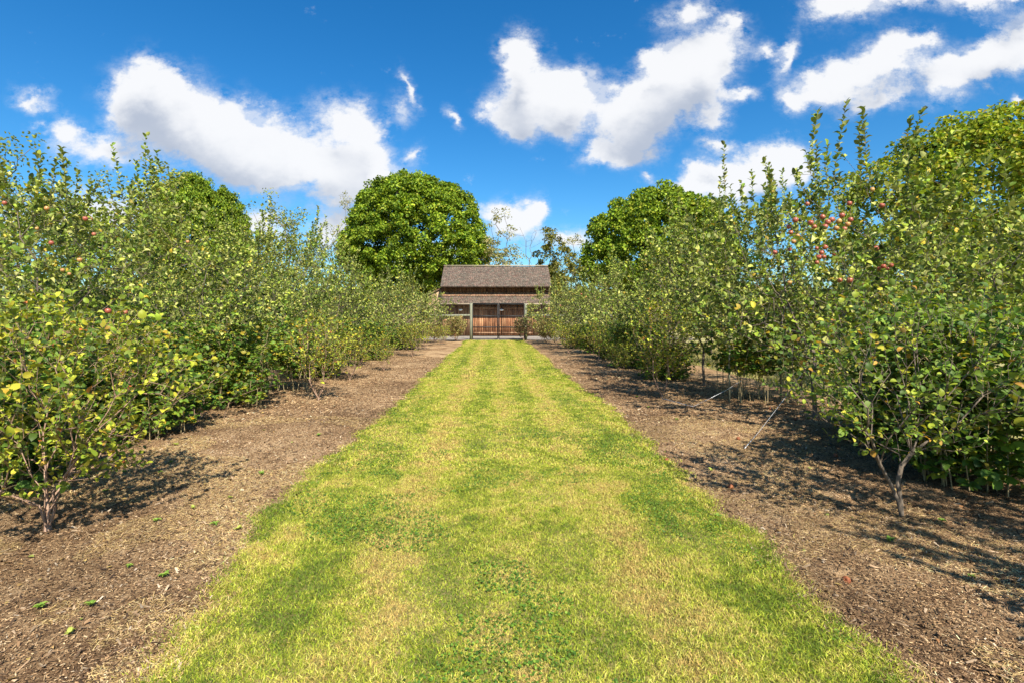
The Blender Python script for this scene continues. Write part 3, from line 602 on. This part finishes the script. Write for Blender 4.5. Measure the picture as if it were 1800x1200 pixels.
# ------------------------------------------------------------------ barn
rb = np.random.RandomState(3)
M_plank = surfmat('plank', (.075, .042, .025), (.46, .31, .18), 3.2, (2.2, 2.2, .35), .8, .5, 40, True, c3=(.24, .125, .065))
M_plank_pale = surfmat('plank_pale', (.16, .10, .06), (.44, .31, .19), 3, (2.5, 2.5, .4), .8, .4, 40, True)
M_shingle = surfmat('shingle', (.085, .062, .05), (.20, .15, .12), 5, (1, 1, 1), .9, .5, 40, True)
M_trim = surfmat('trim', (.42, .34, .25), (.55, .46, .34), 6, (.3, 3, 3), .8, .2, 40, True)
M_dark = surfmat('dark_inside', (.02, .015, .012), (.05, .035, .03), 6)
M_lamp = surfmat('lamp_glass', (.7, .7, .66), (.85, .85, .8), 5, rough=.3, bump=.02)
M_metal = surfmat('gate_metal', (.012, .012, .013), (.03, .03, .03), 30, rough=.6, bump=.1)
M_wire = surfmat('wire', (.05, .05, .05), (.09, .09, .09), 30, rough=.5, bump=.1, metal=.6)
M_post = surfmat('post_wood', (.13, .13, .09), (.30, .30, .21), 12, (1, 1, .2), .9, .5, 40)
barn = empty('barn', (.13, 40, 0), 'weathered wooden barn with shingled roof and big plank doors beyond the gate', 'barn')
def planks(mb, x0, x1, z0, z1, y, w=.2, depth=.03, colf=None, topf=None):
    x = x0
    while x < x1-.01:
        ww = min(w*(.8+.45*rb.rand()), x1-x); c = colf() if colf else np.ones(3)*(.7+.5*rb.rand()); zt = z1 if topf is None else topf(x+ww/2)
        mb.box((x+ww/2, y+rb.rand()*.006, (z0+zt)/2), (ww-.012, depth, zt-z0), None, c); x += ww
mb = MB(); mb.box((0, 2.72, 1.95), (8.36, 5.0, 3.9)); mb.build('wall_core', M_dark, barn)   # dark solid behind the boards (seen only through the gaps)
mb = MB(); planks(mb, -4.25, -2.0, .02, 3.42, .16); planks(mb, 2.9, 4.25, .02, 3.42, .16); planks(mb, -2.0, 2.9, 2.35, 3.42, .16); mb.build('front_wall', M_plank, barn)
mb = MB(); planks(mb, -4.25, 4.25, 3.42, 4.0, .13, .18, .03, lambda: np.array([.75, .66, .6])*(.5+.35*rb.rand())); mb.build('upper_wall', M_plank, barn)
for (a, b) in ((-2.0, .40), (.44, 2.9)):
    mb = MB(); planks(mb, a, b, .06, 2.4, .09, .17, .035, lambda: np.array([1.15, .95, .85])*(.75+.6*rb.rand())); d_ = mb.build('barn_door', M_plank, barn)
    for zb_ in (2.2, .25): mb = MB(); mb.box(((a+b)/2, .055, zb_), (b-a-.1, .03, .12)); mb.build('batten', M_plank, d_)
# gable ends
for s in (-1, 1):
    mb = MB(); y = .2
    while y < 5.2:
        zt = 3.9+max(0, (2.72-abs(y+.1-2.72)))*.68; mb.box((s*4.22, y+.09, (zt)/2), (.03, .185, zt), None, np.ones(3)*(.8+.5*rb.rand())); y += .2
    mb.build('gable_wall', M_plank, barn)
def shingles(mb, x0, x1, ya, za, yb, zb, course=.15, w=.16, base=(1, 1, 1)):
    """courses from the eave (ya,za) to the ridge (yb,zb)"""
    Ls = math.hypot(yb-ya, zb-za); u = np.array([0, (yb-ya)/Ls, (zb-za)/Ls]); n = np.cross(np.array([1., 0, 0]), u); n = n*np.sign(n[2]); nc = int(Ls/course); M = np.stack([[1, 0, 0], u*1.0, n], 1)
    tl = math.radians(5); ut = u*math.cos(tl)-n*math.sin(tl); M = np.stack([[1, 0, 0], ut, np.cross([1., 0, 0], ut)*np.sign(np.cross([1., 0, 0], ut)[2])], 1)
    for k in range(nc):
        x = x0-rb.rand()*.1; c0 = np.array([0, ya, za])+u*(k+.5)*course+n*.02
        while x < x1:
            ww = w*(.5+.9*rb.rand()); a = max(x, x0); b = min(x+ww, x1)
            if b-a > .01:
                g = (.72+.5*rb.rand()); cc_ = np.array(base)*g*np.array([1+.08*rb.randn(), 1, 1-.06*rb.rand()])
                mb.box(c0+np.array([(a+b)/2, 0, 0])-u*rb.rand()*.02, (b-a-.006, course*1.35, .014), M, cc_)
            x += ww
rf_slab = MB(); yr, zr, ye, ze = 2.35, 5.68, -.55, 3.84
roof = MB(); roof.box((0, (yr+ye)/2, (zr+ze)/2-.05), (8.56, math.hypot(yr-ye, zr-ze), .07), np.array(Matrix.Rotation(math.atan2(zr-ze, yr-ye), 3, 'X')), (.8, .7, .6))
roof.box((0, (yr+5.9)/2+.0, (zr+3.6)/2-.05), (8.56, math.hypot(5.9-yr, zr-3.6), .07), np.array(Matrix.Rotation(math.atan2(3.6-zr, 5.9-yr), 3, 'X')), (.8, .7, .6))
ro = roof.build('roof', M_shingle, barn)
mb = MB(); shingles(mb, -4.3, 4.3, ye, ze, yr, zr); mb.build('shingles', M_shingle, ro)
mb = MB(); mb.box((0, yr, zr+.05), (8.6, .2, .05)); mb.build('ridge_cap', M_trim, ro)
pr = MB(); pya, pza, pyb, pzb = -.85, 2.56, .1, 3.34
pr.box((0, (pya+pyb)/2, (pza+pzb)/2-.05), (8.5, math.hypot(pyb-pya, pzb-pza), .06), np.array(Matrix.Rotation(math.atan2(pzb-pza, pyb-pya), 3, 'X')), (.6, .5, .45))
po = pr.build('pent_roof', M_shingle, barn)
mb = MB(); shingles(mb, -4.27, 4.27, pya, pza, -.17, 3.12, .13, .17, (1.0, .96, .92)); mb.build('shingles', M_shingle, po)
mb = MB(); shingles(mb, -4.27, 4.27, -.17, 3.12, pyb, pzb, .13, .22, (1.7, 1.35, 1.05)); mb.build('sunlit_course', M_shingle, po)  # top courses tinted lighter and warmer: the sunlit strip painted into the shingle colour
mb = MB(); mb.box((0, -.86, 2.49), (8.5, .03, .10), None, (.75, .72, .7)); mb.build('fascia', M_trim, po)
for x in (-2.75, .44+.0):
    lp = MB(); lp.tube([(x, .06, 2.12), (x, -.12, 2.16), (x, -.18, 2.10)], .015, 6); la = lp.build('barn_lamp', M_metal, barn)
    lb = MB(); lb.tube([(x, -.18, 2.12), (x, -.18, 2.08), (x, -.18, 2.02), (x, -.18, 1.97)], [.05, .15, .16, .09], 12); lb.build('lamp_shade', M_lamp, la, True)
# the lean-to wing on the left with a paler wall
wing = MB(); planks(wing, -8.2, -4.27, .02, 3.7, .35, .22, .03, lambda: np.ones(3)*(.8+.4*rb.rand()), lambda x: 3.72+(x+4.25)*.47); wg = wing.build('lean_to_wall', M_plank_pale, barn)
mb = MB(); mb.box((-6.25, 2.7, 2.83), (4.4, 5.0, .08), np.array(Matrix.Rotation(-math.atan(.47), 3, 'Y')), (1, .8, .7)); mb.build('lean_to_roof', M_shingle, barn)

# ------------------------------------------------------------------ fence and gate
YF = 34.3
FG = 'posts and rails of the deer fence'
for s, nm in ((-1, 'left'), (1, 'right')):
    x0 = -1.56 if s < 0 else 2.1
    f = empty('deer_fence', (x0, YF, 0), f'wire fence with round wooden posts and one grey-green rail on the {nm} of the gate', 'fence')
    for k, dx in enumerate((0, 3.6, 7.2, 10.8)):
        mb = MB(); hh = 2.42 if k == 0 else 2.3
        mb.tube([(s*dx, 0, -.05), (s*dx, 0, hh*.5), (s*dx, 0, hh-.03), (s*dx, 0, hh)], [.098, .092, .088, .07], 14); mb.build('post', M_post, f, True)
    for k in range(3):
        mb = MB(); a = s*(k*3.6+.09); b = s*(k*3.6+3.51); mb.tube([(a, 0, 1.62), ((a+b)/2, .01, 1.605), (b, 0, 1.62)], .07, 10); mb.build('rail', M_post, f, True)
    mb = MB()
    for z in np.arange(.1, 2.3, .18): mb.tube([(s*.08, -.10, z), (s*10.8, -.10, z)], .0022, 3)
    for x in np.arange(.2, 10.8, .3): mb.tube([(s*x, -.103, .05), (s*x, -.103, 2.3)], .0025, 3)
    mb.build('wire_mesh', M_wire, f)
g = empty('gate', (.27, YF, 0), 'double metal frame gate of wire mesh between two round posts', 'gate')
GW = 1.745; GH = 2.36
for s in (-1, 1):
    mb = MB(); a = s*.02; b = s*(GW-.02)
    for z in (.06, .83, 1.56, GH): mb.box(((a+b)/2, 0, z), (abs(b-a), .035, .05 if z in (.06, GH) else .075))
    mb.box((s*.04, -.001, (GH+.06)/2), (.06, .04, GH-.05)); mb.box((b, -.001, (GH+.06)/2), (.045, .04, GH-.05))
    fr = mb.build('gate_frame', M_metal, g); mb = MB()
    for z in np.arange(.12, GH, .15): mb.tube([(a, .02, z), (b, .02, z)], .002, 3)
    for x in np.arange(.1, GW, .1): mb.tube([(s*x, .022, .05), (s*x, .022, GH)], .0015, 3)
    mb.build('wire_mesh', M_wire, fr)
mb = MB(); mb.box((0, -.04, 1.45), (.14, .03, .04)); mb.tube([(.05, -.04, 1.45), (.12, -.06, 1.52), (.03, -.05, 1.72)], .01, 5); mb.build('latch', M_metal, g)
mb = MB(); mb.box((0, .0, 2.405), (3.44, .05, .04)); mb.build('top_bar', M_metal, g)

# ------------------------------------------------------------------ stakes and wires in the right bed
def stake(px, Y, h, lab, r=.012, dx=0):
    x = (px-869)/900*Y; t = empty('stake', (x, Y, float(gz(x, Y))), lab, 'stake', 'thin stakes of the right bed')
    mb = MB(); mb.tube([(0, 0, -.05), (dx*.5, 0, h/2), (dx, 0, h)], [r, r, r*.8], 8); mb.build('shaft', M_post, t, True)
    mb = MB(); mb.tube([(dx*.7-r*1.5, 0, h*.7), (dx*.7+r*1.5, 0, h*.7)], r*.35, 6); mb.build('wire_clip', M_metal, t); return t
stake(1282, 9.25, 1.5, 'pale upright stake behind the wire with a bare foot, nearer the lawn', .016)
stake(1373, 9.6, 1.5, 'pale stake at the raspberry canes where the nearer wire rises', .016)
stake(1677, 5.0, .9, 'short grey stake to the right of the crooked shrub', .014)
M_gw = surfmat('guy_wire_metal', (.5, .52, .55), (.7, .72, .75), 30, rough=.35, bump=.05, metal=.5)
for pts, lab in (([at(1217, 719, 8.79), at(1275, 686, 9.1), at(1335, 648, 9.5), at(1420, 590, 10.2)], 'thin pale guy wire rising past the stake with the bare foot'),
                 ([at(1308, 794, 6.03), at(1335, 757, 6.6), at(1375, 705, 7.3), at(1410, 655, 8.0)], 'silver guy wire rising from the mulch in the open part of the right bed')):
    mb = MB(); P_ = np.array(pts); P_[0, 2] = float(gz(P_[0, 0], P_[0, 1])); o = empty('guy_wire', tuple(P_[0]), lab, 'wire')
    P_ = P_-P_[0]; mb.tube(P_, .003, 5); mb.build('wire_strand', M_gw, o)
    mb = MB(); mb.tube([(0, 0, -.03), (0, 0, .03), (.01, .01, .045)], .008, 6); mb.build('anchor', M_metal, o)
mb = MB(); x0, y0, _ = at(1163, 703, 9.7); x1, y1, _ = at(1217, 719, 8.79); xs = np.linspace(x0, x1, 8); ys_ = np.linspace(y0, y1, 8)
mb.tube(np.stack([xs, ys_+.03*np.sin(xs*9), gz(xs, ys_)+.012], 1), .006, 5); o = mb.build('drip_hose', M_gw); tag(o, 'thin grey hose lying on the mulch from a shrub to the guy wire', 'hose')

# ------------------------------------------------------------------ grass blades
rq = np.random.RandomState(61)
GC = np.array([(.12, .19, .014), (.23, .31, .02), (.38, .43, .034), (.52, .51, .065), (.64, .56, .15), (.54, .37, .12)])
def blades(n, y0, y1, hgt, wid, pw=1.0, name='grass_blades', lab='', x0=None, x1=None):
    y = y0+(y1-y0)*rq.rand(n)**pw; el = edge(y, -1); er = edge(y, 1); spread = .07*np.abs(rq.randn(n))
    u = rq.rand(n); x = el+(er-el)*u; out = rq.rand(n) < .05; x = np.where(out, np.where(rq.rand(n) < .5, el-spread, er+spread), x)
    z = gz(x, y)+.004; dist = np.minimum(x-el, er-x)
    # dryness: soft patches, pale wheel tracks, greener edges
    dry = (fbm(x*1.5, y*.45, 1.3, 21)-.5)*.52+.52+.12*np.sin(x*7.5+.6*vnoise(x, y, .3, 70))+(vnoise(x, y, 6, 25)-.5)*.5+(vnoise(x, y, 17, 26)-.5)*.4+.16*np.exp(-((np.abs(x-.05)-.8)/.22)**2)-.2*np.exp(-(dist/.12)**2)*(vnoise(y, x, 2.1, 50)>.42)+rq.randn(n)*.2-.06
    pos = np.clip((dry-.12)/.75, 0, .999)*(len(GC)-1); i0 = pos.astype(int); f = (pos-i0)[:, None]; C = GC[i0]*(1-f)+GC[np.minimum(i0+1, len(GC)-1)]*f
    C = C*(1+.3*rq.randn(n, 1)); C = np.clip(C, .02, .75)
    tall = 1+.7*np.exp(-(dist/.12)**2)*rq.rand(n)+.5*(vnoise(x, y, 2.2, 31)-.5)
    h = hgt*tall*(.6+.7*rq.rand(n)); a = rq.rand(n)*2*math.pi; ln = .25+.75*rq.rand(n)
    D = np.stack([np.cos(a)*ln, np.sin(a)*ln, np.ones(n)*.9], 1); D = nrm(D); S = np.cross(D, np.array([0, 0, 1.])); b = rq.rand(n)*1.2-.6
    S = nrm(S+np.stack([-np.sin(b+a), np.cos(b+a), 0*b], 1)*.6)*(wid*(.6+.8*rq.rand(n)))[:, None]
    P = np.stack([x, y, z], 1); mid = P+D*(h*.55)[:, None]; tipd = D+np.stack([np.cos(a)*.7, np.sin(a)*.7, -.5+0*a], 1); tip = mid+nrm(tipd)*(h*.5)[:, None]
    V = np.stack([P-S*.5, P+S*.5, mid+S*.42, mid-S*.42, tip], 1).reshape(-1, 3); k = np.arange(n)[:, None]*5
    loops = np.concatenate([k+0, k+1, k+2, k+3, k+3, k+2, k+4], 1).ravel(); sz_ = np.tile([4, 3], n)
    o = link(name, mesh(name, V, loops, sz_, M_grass, np.repeat(C, 5, 0))); tag(o, lab, 'grass', kind='stuff')
blades(330000, 1.9, 5.4, .027, .0030, 1.0, lab='short yellow-green grass blades on the near part of the lawn')
blades(230000, 5.4, 13, .030, .0058, 1.1, lab='mown grass blades on the middle of the lawn')
blades(130000, 13, 33.7, .032, .012, 1.1, lab='mown grass blades on the far part of the lawn')
# dry field grass glimpsed beyond the right row
n = 60000; x = rq.uniform(6.4, 16, n)*np.where(rq.rand(n) < .3, -1, 1); y = rq.uniform(4, 30, n); a = rq.rand(n)*6.28
D = nrm(np.stack([np.cos(a)*.5, np.sin(a)*.5, np.ones(n)], 1)); GCf = palette(rq, n, [(.3, .28, .08), (.42, .36, .15), (.5, .42, .2), (.2, .24, .05)], [3, 3, 2, 1])
V, lo, sz_, CC = leaves(np.stack([x, y, 0*x-.03], 1), D, rq.randn(n, 3), .06+.05*rq.rand(n), GCf, LEAF_S, .3)
o = link('field_grass', mesh('field_grass', V, lo, sz_, M_grass, CC)); tag(o, 'dry straw coloured grass of the field beyond the beds', 'grass', kind='stuff')

# ------------------------------------------------------------------ mulch chips and straw
M_chip = surfmat('chip', (.7, .7, .7), (1, 1, 1), 40, rough=.9, bump=.1, usecol=True, spec=.15)
CH = [(.10, .056, .03), (.24, .142, .072), (.38, .24, .125), (.50, .345, .185), (.56, .41, .24), (.58, .46, .32)]
def chips(n, side, y0, y1, L0, wd, name, lab, flat=.25, colr=CH, w=(4.5, 5, 4, 1.8, .7, .2), pw=1.3, xmax=6.2, band=None):
    y = y0+(y1-y0)*rq.rand(n)**pw; e = edge(y, side); x = side*(np.abs(e)-.06+(xmax-np.abs(e))*rq.rand(n)**1.15)
    if band: keep = fbm(x, y, band, 41) > .49; x = x[keep]; y = y[keep]; n = len(x)
    z = gz(x, y)+.004+.008*rq.rand(n); a = rq.rand(n)*6.28
    D = np.stack([np.cos(a), np.sin(a), rq.randn(n)*flat], 1); U = np.array([0, 0, 1.])+rq.randn(n, 3)*.35; D = nrm(D); U = nrm(U-D*np.sum(U*D, 1, keepdims=True)); S = np.cross(D, U)
    l_ = (L0*(.4+1.1*rq.rand(n)**1.6))[:, None]; w_ = (wd*(.5+rq.rand(n)))[:, None]; P = np.stack([x, y, z], 1); t_ = w_*.25
    V = np.stack([P-D*l_/2-S*w_/2, P+D*l_/2-S*w_*.3, P+D*l_/2+S*w_*.35, P-D*l_/2+S*w_/2, P-S*w_*.1-D*l_*.4+U*t_, P+D*l_*.4+U*t_], 1).reshape(-1, 3)
    k = np.arange(n)[:, None]*6; loops = np.concatenate([k+0, k+1, k+5, k+4, k+4, k+5, k+2, k+3, k+0, k+4, k+3, k+1, k+2, k+5], 1).ravel(); sz_ = np.tile([4, 4, 3, 3], n)
    C = np.clip(palette(rq, n, colr, w, .25)*(.75+.5*np.clip((fbm(x, y, 1.0, 61)-.25)*2, 0, 1))[:, None], .02, .75); o = link(name, mesh(name, V, loops, sz_, M_chip, np.repeat(C, 6, 0))); tag(o, lab, 'mulch', kind='stuff')
for s, nm in ((-1, 'left'), (1, 'right')):
    chips(110000, s, 1.8, 7.5, .017, .0048, 'mulch_chips', f'small wood chips on the near {nm} bed', xmax=5.2)
    chips(30000, s, 7.5, 20, .04, .011, 'mulch_chips', f'small wood chips farther along the {nm} bed', xmax=5.2, pw=1.2)
    chips(100000 if s < 0 else 60000, s, 1.8, 8, .045, .0026, 'straw', f'dry straw strands strewn over the near {nm} bed', .3, [(.46, .31, .12), (.58, .41, .18), (.62, .47, .25), (.34, .22, .10)], (3, 3, 1.5, 2), band=1.3, xmax=5)

for s, nm in ((-1, 'left'), (1, 'right')):
    chips(6000, s, 1.8, 9, .045, .011, 'mulch_chips', f'larger bark pieces scattered over the {nm} bed', .4, [(.16, .095, .05), (.30, .20, .12), (.42, .30, .19), (.48, .38, .27), (.08, .05, .03)], (4, 3, 2, .6, 4), xmax=5)
# clover in the lawn
n = 60000; y = 1.9+9*rq.rand(n)**1.2; x = -1.75+3.5*rq.rand(n); m_ = fbm(x, y, 1.6, 91)+.16*np.clip((np.abs(x)-1.2)/.5, 0, 1) > .66; x = x[m_]; y = y[m_]; e1 = edge(y, -1); e2 = edge(y, 1); m_ = (x > e1) & (x < e2); x = x[m_]; y = y[m_]; n = len(x); a = rq.rand(n)*6.28
V, lo, sz_, CC = leaves(np.stack([x, y, gz(x, y)+.012+.016*rq.rand(n)], 1), np.stack([np.cos(a), np.sin(a), .1*rq.randn(n)], 1), np.array([0, 0, 1.])+.35*rq.randn(n, 3), .011+.008*rq.rand(n), palette(rq, n, [(.07, .15, .02), (.12, .22, .025), (.2, .3, .04)], [3, 3, 1]), LEAF_OV, 1.2)
o = link('clover', mesh('clover', V, lo, sz_, M_leaf, CC)); tag(o, 'patches of dark green clover in the near lawn', 'clover', kind='stuff')
# ------------------------------------------------------------------ weeds, fallen apples and leaves
def weed_mesh(seed, n=9, L0=.045, c=((.16, .28, .04), (.25, .36, .06))):
    rr = np.random.RandomState(seed); a = np.arange(n)*2.4; P = np.zeros((n, 3)); P[:, 2] = .004
    D = np.stack([np.cos(a), np.sin(a), .35+.5*rr.rand(n)], 1); V, lo, sz_, CC = leaves(P, D, np.tile([0, 0, 1.], (n, 1)), L0*(.6+.8*rr.rand(n)), palette(rr, n, c), LEAF_D)
    return mesh('weed', V, lo, sz_, M_leaf, CC)
WM = [weed_mesh(1, 9, .026), weed_mesh(2, 16, .03), weed_mesh(3, 7, .036, ((.3, .36, .05), (.36, .4, .08)))]
wl = [(-1, [(228, 1002), (288, 1016), (122, 1122), (70, 1085), (160, 1072), (300, 820), (282, 838), (460, 838), (310, 788), (230, 802), (185, 870), (418, 933), (275, 922), (218, 838), (405, 880), (378, 925), (560, 770), (340, 900)]), (1, [(1708, 1020), (1565, 955), (1250, 832), (1140, 722), (1120, 700), (1420, 742), (1655, 922), (1262, 910), (1100, 648), (1190, 742)])]
for s, ps in wl:
    for k, (px, py) in enumerate(ps):
        Y = HC*900/(py-555); x = (px-869)/900*Y; o = link('weed', WM[k % 3]); o.location = (x, Y, float(gz(x, Y))+.01); o.rotation_euler = (0, 0, k*1.3); q = .8+.5*rq.rand(); o.scale = (q, q, q)
        tag(o, 'small green weed sprouting from the mulch of the %s bed' % ('left' if s < 0 else 'right'), 'weed', 'weeds in the %s bed' % ('left' if s < 0 else 'right'))
M_rot = surfmat('rotten_skin', (.16, .05, .025), (.34, .14, .05), 18, rough=.6, bump=.3, c3=(.24, .075, .03)); AR = apple_mesh('fallen_apple', M_rot, .034)
FA = [((1172, 811), 'fallen orange-red apple nearest the lawn, lying on the mulch'), ((1298, 778), 'fallen red apple beside the foot of the silver guy wire'), ((1284, 860), 'brown-orange fallen apple in front of the big shadow'),
      ((1398, 742), 'fallen dark red apple in the shade behind the silver wire'), ((1469, 806), 'fallen red apple in the shade left of the crooked shrub'), ((1354, 722), 'fallen red apple close to the bare raspberry canes'), ((1488, 1018), 'rotten brown fallen apple in the lower right mulch')]
for (px, py), lab in FA:
    Y = HC*900/(py-555); x = (px-869)/900*Y; o = link('fallen_apple', AR); o.location = (x, Y, float(gz(x, Y))+.018); o.rotation_euler = (1.2, .3, px); o.scale = (.72, .72, .72); tag(o, lab, 'apple', 'fallen apples on the right bed')
n = 2600; s_ = np.where(rq.rand(n) < .5, -1, 1); y = 2+14*rq.rand(n)**1.4; x = s_*(1.7+3.6*rq.rand(n)**.6); a = rq.rand(n)*6.28
V, lo, sz_, CC = leaves(np.stack([x, y, gz(x, y)+.014], 1), np.stack([np.cos(a), np.sin(a), .1*rq.randn(n)], 1), np.array([0, 0, 1.])+.25*rq.randn(n, 3), (.014+.03*rq.rand(n)**2), palette(rq, n, [(.38, .24, .10), (.5, .36, .12), (.28, .17, .09), (.36, .18, .08), (.3, .33, .08)], [4, 2, 5, .6, .6]), LEAF_OV)
o = link('fallen_leaves', mesh('fallen_leaves', V, lo, sz_, M_leaf, CC)); tag(o, 'scattered fallen leaves on the beds and lawn edge', 'leaves', kind='stuff')
